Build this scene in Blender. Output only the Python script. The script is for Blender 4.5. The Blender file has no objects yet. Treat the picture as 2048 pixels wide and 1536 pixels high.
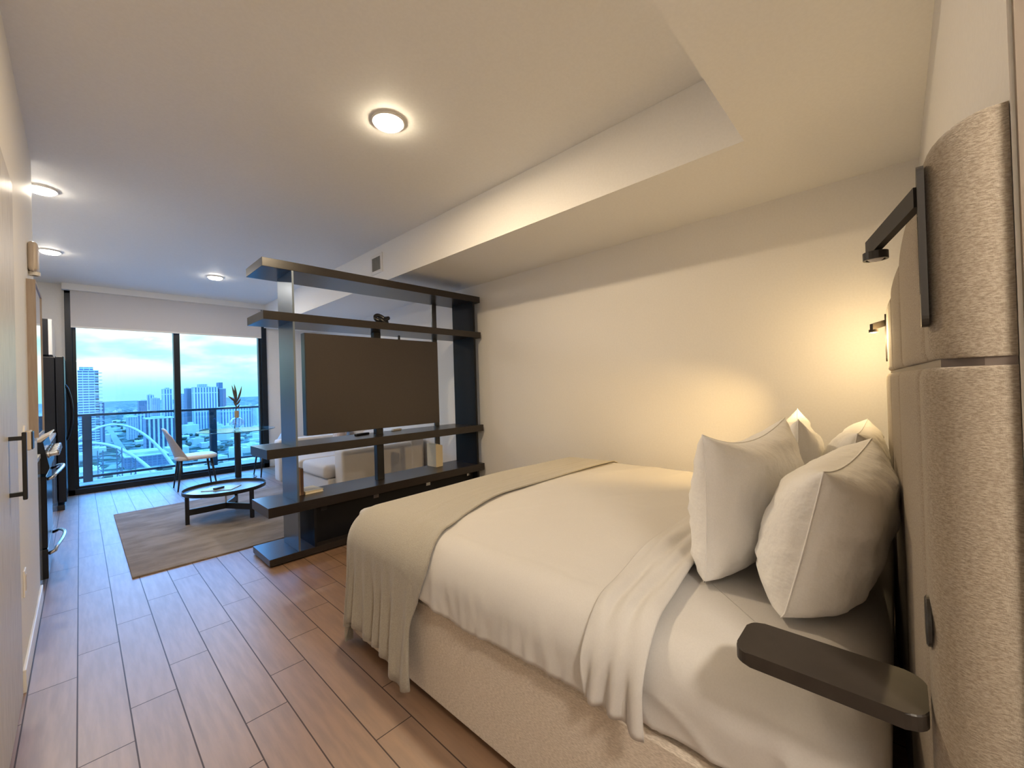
import bpy, bmesh, math, random
from math import pi, sin, cos, sqrt, floor, atan2, hypot
from mathutils import Vector, Matrix, noise
random.seed(7)
scene = bpy.context.scene
col = scene.collection

# ------------------------------------------------------------------ helpers
def new_obj(name, bm, mats, parent=None, smooth=False, loc=None, rotz=0.0):
    me = bpy.data.meshes.new(name)
    bmesh.ops.recalc_face_normals(bm, faces=bm.faces[:])
    if smooth:
        for f in bm.faces: f.smooth = True
    bm.to_mesh(me); bm.free()
    if not isinstance(mats, (list, tuple)): mats = [mats]
    for m in mats: me.materials.append(m)
    o = bpy.data.objects.new(name, me); col.objects.link(o)
    if loc: o.location = loc
    o.rotation_euler[2] = rotz
    if parent: o.parent = parent
    return o

def tag(o, label, cat, group=None):
    o['label'] = label; o['category'] = cat
    if group: o['group'] = group
    return o

def thing(name, label, cat, loc=(0, 0, 0), rotz=0.0, group=None):
    o = bpy.data.objects.new(name, None); col.objects.link(o)
    o.empty_display_size = .05
    o.location = loc; o.rotation_euler = (0, 0, rotz)
    return tag(o, label, cat, group)

def struct(name, bm, m, parent=None, **k):
    o = new_obj(name, bm, m, parent, **k)
    if parent is None: o['kind'] = 'structure'
    return o

def box(bm, x0, x1, y0, y1, z0, z1, bev=0.0, seg=2):
    vs = [bm.verts.new((x, y, z)) for x in (x0, x1) for y in (y0, y1) for z in (z0, z1)]
    F = [(0, 1, 3, 2), (4, 6, 7, 5), (0, 4, 5, 1), (2, 3, 7, 6), (0, 2, 6, 4), (1, 5, 7, 3)]
    fs = [bm.faces.new([vs[i] for i in f]) for f in F]
    if bev > 0:
        es = list({e for f in fs for e in f.edges})
        bmesh.ops.bevel(bm, geom=es, offset=bev, segments=seg, affect='EDGES', profile=.5)
    return bm

def BX(*a, **k):
    return box(bmesh.new(), *a, **k)

def prism(bm, pts, axis, a, b):
    """extrude a 2D polygon; axis 'z': pts=(x,y); 'y': pts=(x,z); 'x': pts=(y,z)"""
    def mk(p, t):
        return {'z': (p[0], p[1], t), 'y': (p[0], t, p[1]), 'x': (t, p[0], p[1])}[axis]
    v0 = [bm.verts.new(mk(p, a)) for p in pts]; v1 = [bm.verts.new(mk(p, b)) for p in pts]
    n = len(pts)
    bm.faces.new(v0); bm.faces.new(v1)
    for i in range(n): bm.faces.new((v0[i], v0[(i+1) % n], v1[(i+1) % n], v1[i]))
    return bm

def rrect(x0, x1, y0, y1, r, n=6):
    pts = []
    for cx, cy, a0 in ((x1-r, y1-r, 0), (x0+r, y1-r, pi/2), (x0+r, y0+r, pi), (x1-r, y0+r, 3*pi/2)):
        for i in range(n+1):
            a = a0+pi/2*i/n; pts.append((cx+r*cos(a), cy+r*sin(a)))
    return pts

def lathe(bm, prof, c=(0, 0, 0), n=32, sx=1, sy=1):
    rings = []
    for r, z in prof:
        if r < 1e-5: rings.append([bm.verts.new((c[0], c[1], c[2]+z))])
        else: rings.append([bm.verts.new((c[0]+r*cos(2*pi*i/n)*sx, c[1]+r*sin(2*pi*i/n)*sy, c[2]+z)) for i in range(n)])
    for A, B in zip(rings, rings[1:]):
        for i in range(n):
            j = (i+1) % n
            if len(A) == 1 and len(B) == 1: continue
            if len(A) == 1: bm.faces.new((A[0], B[i], B[j]))
            elif len(B) == 1: bm.faces.new((A[i], A[j], B[0]))
            else: bm.faces.new((A[i], A[j], B[j], B[i]))
    return bm

def tube(bm, pts, rad, n=10, closed=False):
    pts = [Vector(p) for p in pts]; N = len(pts)
    rads = rad if isinstance(rad, (list, tuple)) else [rad]*N
    rings = []; up = None
    for i, p in enumerate(pts):
        if closed: t = pts[(i+1) % N]-pts[i-1]
        else: t = pts[min(i+1, N-1)]-pts[max(i-1, 0)]
        t.normalize()
        if up is None:
            up = Vector((0, 0, 1)) if abs(t.z) < .9 else Vector((1, 0, 0))
        s = t.cross(up)
        if s.length < 1e-4: s = t.cross(Vector((0, 1, 0)))
        s.normalize(); up = s.cross(t).normalized()
        rings.append([bm.verts.new(p+(s*cos(2*pi*k/n)+up*sin(2*pi*k/n))*rads[i]) for k in range(n)])
    M = N if closed else N-1
    for i in range(M):
        A, B = rings[i], rings[(i+1) % N]
        for k in range(n): bm.faces.new((A[k], A[(k+1) % n], B[(k+1) % n], B[k]))
    if not closed:
        bm.faces.new(rings[0]); bm.faces.new(rings[-1])
    return bm

def bez(p0, p1, p2, n=12):
    p0, p1, p2 = map(Vector, (p0, p1, p2))
    return [(1-t)**2*p0+2*t*(1-t)*p1+t*t*p2 for t in [i/n for i in range(n+1)]]

def sst(a, b, x):
    t = max(0, min(1, (x-a)/(b-a))); return t*t*(3-2*t)

# ------------------------------------------------------------------ materials
def mat(name, base, rough=.5, metal=0.0, spec=.5, coat=0.0, coat_rough=.1, sheen=0.0):
    m = bpy.data.materials.new(name); m.use_nodes = True
    b = m.node_tree.nodes['Principled BSDF']
    b.inputs['Base Color'].default_value = (*base, 1)
    b.inputs['Roughness'].default_value = rough
    b.inputs['Metallic'].default_value = metal
    b.inputs['Specular IOR Level'].default_value = spec
    b.inputs['Coat Weight'].default_value = coat
    b.inputs['Coat Roughness'].default_value = coat_rough
    b.inputs['Sheen Weight'].default_value = sheen
    return m

class NT:
    def __init__(s, m): s.t = m.node_tree; s.n = s.t.nodes; s.l = s.t.links
    def new(s, typ, **k):
        n = s.n.new(typ)
        for a, v in k.items(): setattr(n, a, v)
        return n
    def lk(s, a, b): s.l.new(a, b)
    def math(s, op, a, b=None, c=None):
        n = s.n.new('ShaderNodeMath'); n.operation = op
        for i, v in enumerate((a, b, c)):
            if v is None: continue
            if isinstance(v, (int, float)): n.inputs[i].default_value = v
            else: s.l.new(v, n.inputs[i])
        return n.outputs[0]
    def mix(s, fac, a, b):
        n = s.n.new('ShaderNodeMix'); n.data_type = 'RGBA'
        for i, v in ((0, fac), (6, a), (7, b)):
            if isinstance(v, (int, float)): n.inputs[i].default_value = v
            elif isinstance(v, tuple): n.inputs[i].default_value = (*v, 1)
            else: s.l.new(v, n.inputs[i])
        return n.outputs[2]
    def noise(s, scale, vec=None, detail=3.0, rough=.5, mapscale=None):
        if vec is None: vec = s.n.new('ShaderNodeTexCoord').outputs['Object']
        if mapscale:
            mp = s.n.new('ShaderNodeMapping'); mp.inputs['Scale'].default_value = mapscale
            s.l.new(vec, mp.inputs[0]); vec = mp.outputs[0]
        n = s.n.new('ShaderNodeTexNoise'); n.inputs['Scale'].default_value = scale
        n.inputs['Detail'].default_value = detail; n.inputs['Roughness'].default_value = rough
        s.l.new(vec, n.inputs['Vector']); return n.outputs['Fac']
    def bump(s, h, strength, dist=.002):
        n = s.n.new('ShaderNodeBump'); n.inputs['Strength'].default_value = strength
        n.inputs['Distance'].default_value = dist
        s.l.new(h, n.inputs['Height'])
        s.l.new(n.outputs[0], s.n['Principled BSDF'].inputs['Normal']); return n
    def ramp(s, fac, p0, p1):
        n = s.n.new('ShaderNodeMapRange'); n.interpolation_type = 'SMOOTHSTEP'
        n.inputs['From Min'].default_value = p0; n.inputs['From Max'].default_value = p1
        s.l.new(fac, n.inputs['Value']); return n.outputs[0]
    def base(s, c): s.l.new(c, s.n['Principled BSDF'].inputs['Base Color'])

def noisy(name, c1, c2, scale, mapscale=(1, 1, 1), bump=0.0, bscale=None, dist=.002, contrast=(.35, .65), **k):
    m = mat(name, c1, **k); t = NT(m)
    f = t.noise(scale, mapscale=mapscale)
    t.base(t.mix(t.ramp(f, *contrast), c1, c2))
    if bump: t.bump(t.noise(bscale or scale, mapscale=mapscale), bump, dist)
    return m

M = {}
M['wall'] = noisy('wall_paint', (.83, .81, .78), (.81, .79, .76), 90, bump=.06, rough=.55)
M['ceiling'] = noisy('ceiling_paint', (.88, .87, .85), (.86, .85, .83), 70, bump=.06, rough=.6)
M['trim'] = mat('white_trim', (.82, .81, .79), .35)
M['white_plastic'] = mat('white_plastic', (.82, .80, .77), .35)
M['beige_plastic'] = mat('beige_plastic', (.62, .54, .47), .4)
M['black'] = mat('black_metal', (.012, .012, .014), .35)
M['frame'] = noisy('window_frame_metal', (.010, .015, .022), (.012, .018, .025), 40, rough=.35, spec=.3)
M['laminate'] = noisy('dark_laminate', (.016, .012, .010), (.022, .016, .013), 14, mapscale=(1, 12, 12), rough=.30, spec=.5)
M['laminate'].node_tree.nodes['Principled BSDF'].inputs['IOR'].default_value = 1.5
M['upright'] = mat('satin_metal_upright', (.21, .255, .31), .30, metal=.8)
M['black_lam'] = mat('black_laminate', (.006, .006, .008), .55, spec=.25)
M['screen'] = noisy('screen_coating', (.030, .022, .018), (.033, .024, .020), 60, rough=.42, spec=.55)
M['tv_edge'] = mat('tv_casing', (.20, .21, .22), .3, metal=.8)
M['steel'] = mat('brushed_steel', (.62, .64, .66), .22, metal=1.0)
M['appliance'] = mat('black_appliance', (.008, .010, .016), .25, spec=.3)
M['gloss_white'] = mat('glossy_cabinet_white', (.72, .73, .74), .12, coat=.8, coat_rough=.04)
M['stone'] = noisy('quartz_top', (.75, .74, .72), (.66, .65, .63), 25, rough=.2)
M['mirror'] = mat('mirror_glass', (.92, .95, .97), .03, metal=1.0)
M['mirror_wood'] = noisy('pale_wood_frame', (.40, .33, .28), (.36, .29, .24), 12, mapscale=(10, 10, 1), rough=.45)
M['sofa'] = noisy('sofa_fabric', (.70, .67, .64), (.62, .59, .56), 220, bump=.3, rough=.9, sheen=.2)
M['sofa_pillow'] = noisy('rose_beige_fabric', (.55, .45, .40), (.50, .41, .36), 200, bump=.3, rough=.9)
M['bench'] = noisy('grey_fabric', (.55, .54, .54), (.49, .48, .48), 220, bump=.3, rough=.9)
M['chair_fab'] = noisy('chair_leatherette', (.58, .50, .43), (.54, .46, .40), 60, bump=.1, rough=.5)
M['chair_seat'] = noisy('chair_seat_cream', (.72, .66, .60), (.68, .62, .56), 60, bump=.1, rough=.5)
M['cotton'] = noisy('white_cotton', (.90, .89, .88), (.87, .86, .85), 300, bump=.75, bscale=17, dist=.012, rough=.75, sheen=.15)
M['sheet'] = noisy('white_sheet', (.57, .55, .53), (.55, .53, .51), 260, bump=.35, bscale=11, dist=.006, rough=.7, sheen=.1)
M['paper'] = noisy('cream_paper', (.78, .70, .54), (.72, .64, .48), 10, mapscale=(80, 80, 1), rough=.8)
M['cream_cover'] = mat('cream_book_cover', (.72, .63, .45), .6)
M['brown_cover'] = mat('brown_book_cover', (.16, .085, .055), .5)
M['tan_cover'] = mat('tan_book_cover', (.42, .27, .17), .55)
M['twig'] = noisy('dried_stem', (.055, .05, .04), (.09, .075, .055), 60, rough=.8)
M['gold'] = mat('brass_collar', (.55, .40, .22), .35, metal=.7)
M['tray'] = mat('tray_top', (.16, .18, .20), .25, spec=.7, coat=.4)
M['magazine'] = mat('magazine_cover', (.45, .55, .58), .3, coat=.3)
M['slab'] = noisy('balcony_concrete', (.26, .26, .255), (.22, .22, .215), 3, rough=.8)
M['blind'] = noisy('blind_fabric', (.66, .64, .64), (.63, .61, .61), 400, bump=.1, rough=.9)

# throw: fine ribbed knit
m = mat('knit_throw', (.47, .42, .34), .9, sheen=.3); t = NT(m)
f = t.noise(420, mapscale=(1, .5, .5)); t.base(t.mix(t.ramp(f, .3, .7), (.40, .37, .305), (.33, .30, .25)))
t.bump(f, .35, .003); M['throw'] = m
# woven upholstery for the bed frame (threads along the length) and the headboard (slub across)
m = mat('bed_upholstery', (.45, .39, .32), .9, sheen=.2); t = NT(m)
f = t.noise(420, mapscale=(.8, .22, 1.0), detail=4); g = t.noise(700)
t.base(t.mix(t.ramp(f, .3, .7), (.50, .43, .355), (.70, .625, .535)))
t.bump(t.math('ADD', f, t.math('MULTIPLY', g, .5)), .4, .002); M['bed_fab'] = m
m = mat('headboard_weave', (.45, .38, .30), .9, sheen=.2); t = NT(m)
f = t.noise(520, mapscale=(.36, .36, 1.1), detail=4, rough=.65); g = t.noise(700, mapscale=(1, 1, .4))
t.base(t.mix(t.ramp(f, .30, .70), (.205, .16, .115), (.37, .31, .24)))
t.bump(t.math('ADD', f, t.math('MULTIPLY', g, .6)), .5, .002); M['head_fab'] = m
M['head_strip'] = mat('dark_strip', (.13, .10, .085), .45)
M['lamp_black'] = mat('lamp_black', (.022, .019, .017), .4)
M['shelf_brown'] = noisy('dark_stained_top', (.028, .022, .018), (.034, .027, .022), 20, rough=.45, spec=.3)

# pale closet-door wood veneer
m = mat('grey_oak_door', (.62, .58, .54), .42); t = NT(m)
f = t.noise(18, mapscale=(3, 6, .35), detail=5, rough=.65)
t.base(t.mix(t.ramp(f, .35, .68), (.62, .60, .575), (.46, .44, .42))); t.bump(f, .25, .002); M['door'] = m

# floor tiles: wood-look porcelain 149 x 906 mm, every row shifted by a quarter
m = mat('wood_look_tiles', (.3, .2, .15), .3); t = NT(m)
tc = t.new('ShaderNodeTexCoord'); sp = t.new('ShaderNodeSeparateXYZ'); t.lk(tc.outputs['Object'], sp.inputs[0])
rx = t.math('DIVIDE', t.math('ADD', sp.outputs[0], .0265), .1492)
row = t.math('FLOOR', rx); fx = t.math('SUBTRACT', rx, row)
ry = t.math('DIVIDE', t.math('SUBTRACT', t.math('SUBTRACT', sp.outputs[1], 2.092), t.math('MULTIPLY', row, .2265)), .906)
til = t.math('FLOOR', ry); fy = t.math('SUBTRACT', ry, til)
dx = t.math('MULTIPLY', t.math('MINIMUM', fx, t.math('SUBTRACT', 1, fx)), .1492)
dy = t.math('MULTIPLY', t.math('MINIMUM', fy, t.math('SUBTRACT', 1, fy)), .906)
grout = t.math('LESS_THAN', t.math('MINIMUM', dx, dy), .0023)
cv = t.new('ShaderNodeCombineXYZ'); t.lk(row, cv.inputs[0]); t.lk(til, cv.inputs[1])
wn = t.new('ShaderNodeTexWhiteNoise'); t.lk(cv.outputs[0], wn.inputs['Vector'])
off = t.new('ShaderNodeVectorMath', operation='MULTIPLY_ADD'); t.lk(wn.outputs['Color'], off.inputs[0])
off.inputs[1].default_value = (40, 40, 40); t.lk(tc.outputs['Object'], off.inputs[2])
g1 = t.noise(7, off.outputs[0], 6, .6, (6, .55, 1)); g2 = t.noise(40, off.outputs[0], 3, .6, (6, .3, 1))
kn = t.noise(3.2, off.outputs[0], 2, .4, (2.0, 1.1, 1))
c = t.mix(t.ramp(g1, .3, .7), (.275, .150, .078), (.19, .102, .055))
c = t.mix(t.math('MULTIPLY', t.ramp(g2, .45, .75), .22), c, (.24, .14, .09))
c = t.mix(t.math('MULTIPLY', t.ramp(kn, .68, .80), .55), c, (.15, .085, .055))
c = t.mix(t.math('MULTIPLY', wn.outputs['Value'], .22), c, (.33, .215, .14))
t.base(t.mix(grout, c, (.07, .05, .045)))
b = t.n['Principled BSDF']; t.lk(t.math('SUBTRACT', .9, t.math('MULTIPLY', grout, .8)), b.inputs['Specular IOR Level'])
b.inputs['IOR'].default_value = 1.9
t.lk(t.math('ADD', .38, t.math('MULTIPLY', g1, .10)), b.inputs['Roughness'])
t.bump(t.math('SUBTRACT', t.math('MULTIPLY', g1, .15), grout), .5, .0015); M['floor'] = m

# rug: low pile, mottled greige with faint horizontal ribs
m = mat('rug_pile', (.3, .26, .22), .95); t = NT(m)
f = t.noise(2.3, detail=6, rough=.65, mapscale=(.8, 1.6, 1)); g = t.noise(150, mapscale=(.5, 3, 1))
c = t.mix(t.ramp(f, .36, .64), (.31, .265, .23), (.17, .14, .12)); t.base(t.mix(t.math('MULTIPLY', g, .35), c, (.38, .33, .29)))
t.bump(g, .5, .004); M['rug'] = m

def glass(name, tint, ior=1.5, boost=1.0):
    m = bpy.data.materials.new(name); m.use_nodes = True
    nt = m.node_tree; nt.nodes.clear()
    out = nt.nodes.new('ShaderNodeOutputMaterial'); mx = nt.nodes.new('ShaderNodeMixShader')
    tr = nt.nodes.new('ShaderNodeBsdfTransparent'); gl = nt.nodes.new('ShaderNodeBsdfGlossy')
    t = NT.__new__(NT); t.t = nt; t.n = nt.nodes; t.l = nt.links
    ge = t.new('ShaderNodeNewGeometry'); dp = t.new('ShaderNodeVectorMath', operation='DOT_PRODUCT')
    t.lk(ge.outputs['Normal'], dp.inputs[0]); t.lk(ge.outputs['Incoming'], dp.inputs[1])
    f0 = ((ior-1)/(ior+1))**2
    fr = t.math('ADD', f0, t.math('MULTIPLY', 1-f0, t.math('POWER', t.math('SUBTRACT', 1, t.math('ABSOLUTE', dp.outputs['Value'])), 5)))
    tr.inputs[0].default_value = (*tint, 1); gl.inputs['Roughness'].default_value = .02
    ml = nt.nodes.new('ShaderNodeMath'); ml.operation = 'MULTIPLY'; ml.inputs[1].default_value = boost
    nt.links.new(fr, ml.inputs[0]); nt.links.new(ml.outputs[0], mx.inputs[0])
    nt.links.new(tr.outputs[0], mx.inputs[1]); nt.links.new(gl.outputs[0], mx.inputs[2])
    nt.links.new(mx.outputs[0], out.inputs[0])
    return m
M['win_glass'] = glass('tinted_window_glass', (.56, .87, .985))
M['rail_glass'] = glass('railing_glass', (.86, .96, .99))
M['table_glass'] = glass('table_glass', (.86, .95, .96), 1.6)
M['vase_glass'] = glass('vase_glass', (.90, .96, .97), 1.7, 2.4)

def emit(name, color, s):
    m = bpy.data.materials.new(name); m.use_nodes = True
    nt = m.node_tree; nt.nodes.clear()
    o = nt.nodes.new('ShaderNodeOutputMaterial'); e = nt.nodes.new('ShaderNodeEmission')
    e.inputs[0].default_value = (*color, 1); e.inputs[1].default_value = s
    nt.links.new(e.outputs[0], o.inputs[0]); return m
M['glow'] = emit('lamp_diffuser_glow', (1, .84, .60), 72)
M['glow_soft'] = emit('small_lamp_diffuser_glow', (1, .90, .75), 45)
M['glow_warm'] = emit('reading_lamp_glow', (1, .74, .36), 22)

# ------------------------------------------------------------------ room shell
ZC, ZS = 2.82, 2.427           # ceiling, dropped ceiling
XL, XR, XS = -.19, 3.10, 2.23  # near left wall, right wall, edge of the dropped soffit
YW, YB, YH = 8.06, -2.4, -.115 # window wall, wall behind, headboard wall
YE = .51                       # near edge of the raised ceiling
struct('floor', BX(-1.0, 3.3, -2.6, 8.2, -.12, 0), M['floor'])
bm = bmesh.new(); box(bm, -1.0, 3.3, YE, 8.3, ZC, ZC+.15); struct('ceiling', bm, M['ceiling'])
bm = bmesh.new()
prism(bm, [(-1.0, -2.6), (3.3, -2.6), (3.3, 8.2), (XS, 8.2), (XS, YE), (-1.0, YE)], 'z', ZS, ZC-.0005)
struct('ceiling_soffit', bm, M['ceiling'])
bm = bmesh.new(); box(bm, -1.0, XL, -2.4, 4.0, 0, ZC); struct('wall_left', bm, M['wall'])
struct('wall_kitchen', BX(-1.0, -.86, 4.0, 8.06, 0, ZC), M['wall'])
struct('wall_right', BX(XR, 3.3, -.3, 8.2, 0, ZC), M['wall'])
struct('wall_headboard', BX(.83, XR, -2.4, YH, 0, ZS), M['wall'])
struct('wall_back', BX(-1.0, 3.3, -2.6, -2.4, 0, ZS), M['wall'])
bm = bmesh.new()
box(bm, -1.0, -.12, YW, 8.2, 0, ZC); box(bm, 2.265, 3.3, YW, 8.2, 0, ZC); box(bm, -.12, 2.265, YW, 8.2, 2.78, ZC)
struct('wall_window', bm, M['wall'])
struct('baseboard_left', BX(XL, XL+.012, 2.80, 4.0, 0, .10, bev=.003), M['trim'])
struct('baseboard_right', BX(XR-.012, XR, -.05, 8.06, 0, .10, bev=.003), M['trim'])
struct('hall_shade_panel', BX(.818, .829, -2.39, YH-.004, 0, ZS-.002), mat('shaded_wall_brown', (.20, .155, .115), .5))  # added dark panel: shade on the hall wall end put into its brown colour
struct('baseboard_window', BX(2.27, XR-.014, YW-.012, YW, 0, .10, bev=.003), M['trim'])

# window: dark frame, two tall panes
fr = bmesh.new()
box(fr, -.12, -.055, 8.02, 8.16, 0, 2.76, .004); box(fr, 2.18, 2.265, 8.02, 8.16, 0, 2.76, .004)
box(fr, -.12, 2.265, 8.02, 8.16, 0, .075, .004); box(fr, -.12, 2.265, 8.02, 8.16, 2.70, 2.78, .004)
box(fr, 1.0, 1.075, 8.03, 8.15, .075, 2.70, .004)
box(fr, -.055, -.02, 8.05, 8.14, .075, 2.70, .003); box(fr, 2.145, 2.18, 8.05, 8.14, .075, 2.70, .003)
box(fr, -.02, 2.145, 8.05, 8.14, .075, .105, .003)
w = struct('window_1', fr, M['frame'])
new_obj('pane', BX(-.02, 1.0, 8.095, 8.103, .10, 2.70), M['win_glass'], w)
new_obj('pane', BX(1.075, 2.145, 8.095, 8.103, .10, 2.70), M['win_glass'], w)
# roller blind with its boxed pelmet
b = thing('roller_blind', 'white roller blind rolled a quarter down over the wide window', 'blind', (1.07, 7.98, 2.25))
new_obj('blind_fabric', BX(-1.135, 1.105, -.004, .0, 0, .52), M['blind'], b)
new_obj('bottom_bar', BX(-1.135, 1.105, -.010, .006, -.012, .012, bev=.004), M['white_plastic'], b)
struct('trim_1', BX(-.14, 2.27, 7.93, 8.02, 2.735, ZC, bev=.002), M['trim'])

# closet door on the left with its black pull
d = struct('door_1', BX(XL+.0005, XL+.006, 1.55, 2.74, .02, 2.205, bev=.002), M['door'])
h = bmesh.new()
box(h, -.152, -.140, 2.40, 2.425, .90, 1.155, .003)
box(h, XL+.006, -.150, 2.404, 2.421, 1.125, 1.14); box(h, XL+.006, -.150, 2.404, 2.421, .915, .93)
new_obj('pull_handle', h, M['black'], d)

# ------------------------------------------------------------------ lights
def ceiling_light(x, y, r, label, power, z=ZC, color=(1, .77, .50)):
    L = thing('ceiling_light', label, 'ceiling light', (x, y, z), 0, 'round ceiling lights')
    bm = bmesh.new(); lathe(bm, [(r*.84, -.002), (r*.86, -.013), (r*.96, -.013), (r, -.009), (r, 0)], n=40)
    new_obj('trim_ring', bm, M['trim'], L, smooth=True)
    bm = bmesh.new(); lathe(bm, [(r*.85, -.010), (r*.82, -.022), (r*.7, -.029), (r*.4, -.032), (0, -.033)], n=40)
    new_obj('diffuser', bm, M['glow'] if r > .091 else M['glow_soft'], L, smooth=True)
    la = bpy.data.lights.new('downlight', 'AREA'); la.shape = 'DISK'; la.size = r*1.4; la.energy = power; la.color = color
    o = bpy.data.objects.new('downlight', la); col.objects.link(o); o.parent = L; o.location = (0, 0, -.036)
    return L
ceiling_light(1.245, 2.09, .092, 'round flush ceiling light nearest the bed, largest in view', 22)
ceiling_light(-.165, 4.50, .085, 'round ceiling light beside the left wall corner, above the kitchen alarm', 10, ZC, (1, .86, .68))
ceiling_light(-.185, 6.33, .085, 'round ceiling light half behind the beige wall alarm', 10, ZC, (1, .88, .74))
ceiling_light(1.24, 6.43, .09, 'small round ceiling light in front of the roller blind', 10, ZC, (1, .90, .78))
ceiling_light(.06, -.95, .20, 'added unseen round fill light in the hall behind the camera spot', 13, ZS, (1, .97, .96))  # added fill lamp, out of view, brightens the near sides of bed and pillows

# ------------------------------------------------------------------ room divider shelf
u = thing('room_divider', 'dark brown open shelving divider carrying the television', 'shelving unit', (.93, 3.352, 0))
def U(name, m, *a, **k): return new_obj(name, BX(*a, **k), m, u)
for z0, z1 in ((.012, .062), (.362, .436), (.792, .862), (1.822, 1.886), (2.212, 2.278)):
    U('shelf', M['laminate'], 0, 2.14, 0, .418, z0, z1, bev=.002)
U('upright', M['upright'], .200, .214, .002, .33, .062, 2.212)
U('upright', M['black_lam'], 2.035, 2.06, .002, .36, .062, 2.212)
U('upright', M['tv_edge'], 1.775, 1.835, .395, .412, .436, 2.212)
U('pole', M['black'], .965, 1.035, .19, .25, .436, 1.822, bev=.004)
cb = bmesh.new()
box(cb, .318, .336, .002, .36, .062, .362); box(cb, .336, 2.035, .085, .36, .062, .362)
cbo = new_obj('media_console', cb, M['black_lam'], u)
for x, z, mm in ((.40, .325, 'black'), (.86, .327, 'steel'), (1.42, .327, 'steel'), (1.95, .33, 'steel')):
    new_obj('outlet_plate', BX(x, x+.05, .080, .086, z-.016, z+.016, bev=.002), M[mm], cbo)
# television
tv = thing('television', 'large flat television with dark brown blank screen mounted on the divider', 'television', (1.894, 3.44, 0))
new_obj('casing', BX(-.65, .65, .012, .085, .925, 1.755, bev=.004), M['tv_edge'], tv)
new_obj('screen', BX(-.648, .648, 0, .0125, .927, 1.753, bev=.002), M['screen'], tv)
bm = bmesh.new(); box(bm, -.03, .05, .085, .102, 1.2, 1.5)
new_obj('wall_bracket', bm, M['black'], tv)
bm = bmesh.new(); box(bm, .236, .252, .06, .075, 1.755, 1.80)
new_obj('camera_bracket', bm, M['black'], tv)
# knot ornament on the second shelf
bm = bmesh.new()
pts = []
for i in range(72):
    a = 2*pi*i/72
    pts.append((.032*(sin(a)+2*sin(2*a))*.75, .026*(cos(a)-2*cos(2*a))*.5, .044+.026*(cos(a)-2*cos(2*a))*.45+.012*sin(3*a)))
tube(bm, pts, .0185, 12, closed=True)
zmin = min(v.co.z for v in bm.verts)
for v in bm.verts: v.co.z -= zmin
tag(new_obj('knot_ornament', bm, M['black'], smooth=True, loc=(1.975, 3.52, 1.887)), 'black knotted ornament standing on the upper shelf above the television', 'ornament')
# remotes on the middle shelf
def remote(name, loc, rz, label, mm, L=.15):
    r = thing(name, label, 'remote control', loc, rz)
    new_obj('body', BX(-L/2, L/2, -.02, .02, 0, .018, bev=.006), M[mm], r)
    bm = bmesh.new()
    for i in range(4):
        for j in (-1, 1): lathe(bm, [(.004, 0), (.004, .002), (0, .002)], (-L*.3+i*.022, j*.008, .0178), 10)
    new_obj('buttons', bm, M['steel'], r)
remote('remote_control', (1.81, 3.66, .862), .25, 'black remote control lying on the shelf below the television', 'black')
remote('remote_control', (2.20, 3.71, .862), .2, 'small white remote lying on the shelf right of the television pole', 'white_plastic', .11)

def book(loc, rz, w, d, h, mm, label, group, lying=False):
    b = thing('book', label, 'book', loc, rz, group)
    c = bmesh.new()
    t_ = .003
    if lying:
        box(c, 0, w, 0, d, 0, t_); box(c, 0, w, 0, d, h-t_, h); box(c, 0, t_, 0, d, t_, h-t_)
        new_obj('cover', c, M[mm], b); new_obj('pages', BX(t_, w-.004, .003, d-.003, t_, h-t_), M['paper'], b)
    else:
        box(c, 0, t_, 0, d, 0, h); box(c, w-t_, w, 0, d, 0, h); box(c, t_, w-t_, 0, t_, 0, h)
        new_obj('cover', c, M[mm], b); new_obj('pages', BX(t_, w-t_, t_, d-.004, .003, h-.003), M['paper'], b)
    return b
book((1.176, 3.565, .4365), 0, .026, .15, .222, 'brown_cover', 'dark brown book standing against the left upright', 'books at the left of the low shelf')
book((1.204, 3.565, .4365), 0, .024, .15, .226, 'tan_cover', 'tan book standing in the middle of the left trio', 'books at the left of the low shelf')
book((1.230, 3.568, .4365), 0, .022, .15, .215, 'brown_cover', 'dark brown upright book beside the book lying flat', 'books at the left of the low shelf')
book((1.258, 3.55, .4365), .08, .15, .19, .024, 'cream_cover', 'cream book lying flat on the low shelf', 'books at the left of the low shelf', True)
book((2.60, 3.60, .4365), 0, .034, .16, .245, 'cream_cover', 'tall cream book standing leftmost of the pale group under the right shelf end', 'books at the right of the low shelf')
book((2.637, 3.605, .4365), 0, .026, .16, .235, 'cream_cover', 'cream book standing between two pale books near the black upright', 'books at the right of the low shelf')
book((2.667, 3.61, .4365), 0, .028, .16, .225, 'cream_cover', 'shortest cream book standing nearest the black upright', 'books at the right of the low shelf')

# ------------------------------------------------------------------ bed
BX0, BX1, BY0, BY1 = .925, 2.89, .0, 2.10
bed = thing('bed', 'large bed with beige upholstered frame and white mattress along the right wall', 'bed', (1.9, 1.05, 0))
def frame_bm():  # upholstered box, open under its edge
    bm = bmesh.new()
    P = rrect(.945, 2.875, .0, 2.10, .03, 4)
    prof = [(-.012, .028), (0, .045), (0, .395), (-.010, .41), (-.05, .414)]
    rings = []
    for o_, z in prof:
        pts = rrect(.945-o_, 2.875+o_, .045-o_, 2.07+o_, max(.012, .03+o_), 4)
        rings.append([bm.verts.new((p[0], p[1], z)) for p in pts])
    for A, B in zip(rings, rings[1:]):
        n = len(A)
        for i in range(n): bm.faces.new((A[i], A[(i+1) % n], B[(i+1) % n], B[i]))
    bm.faces.new(rings[0]); bm.faces.new(rings[-1])
    return bm
def off(bm, o):  # shift into the local space of an empty at o
    for v in bm.verts: v.co -= Vector(o)
    return bm
BO = (1.9, 1.05, 0)
new_obj('frame', off(frame_bm(), BO), M['bed_fab'], bed, smooth=False)
bm = bmesh.new()
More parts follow.
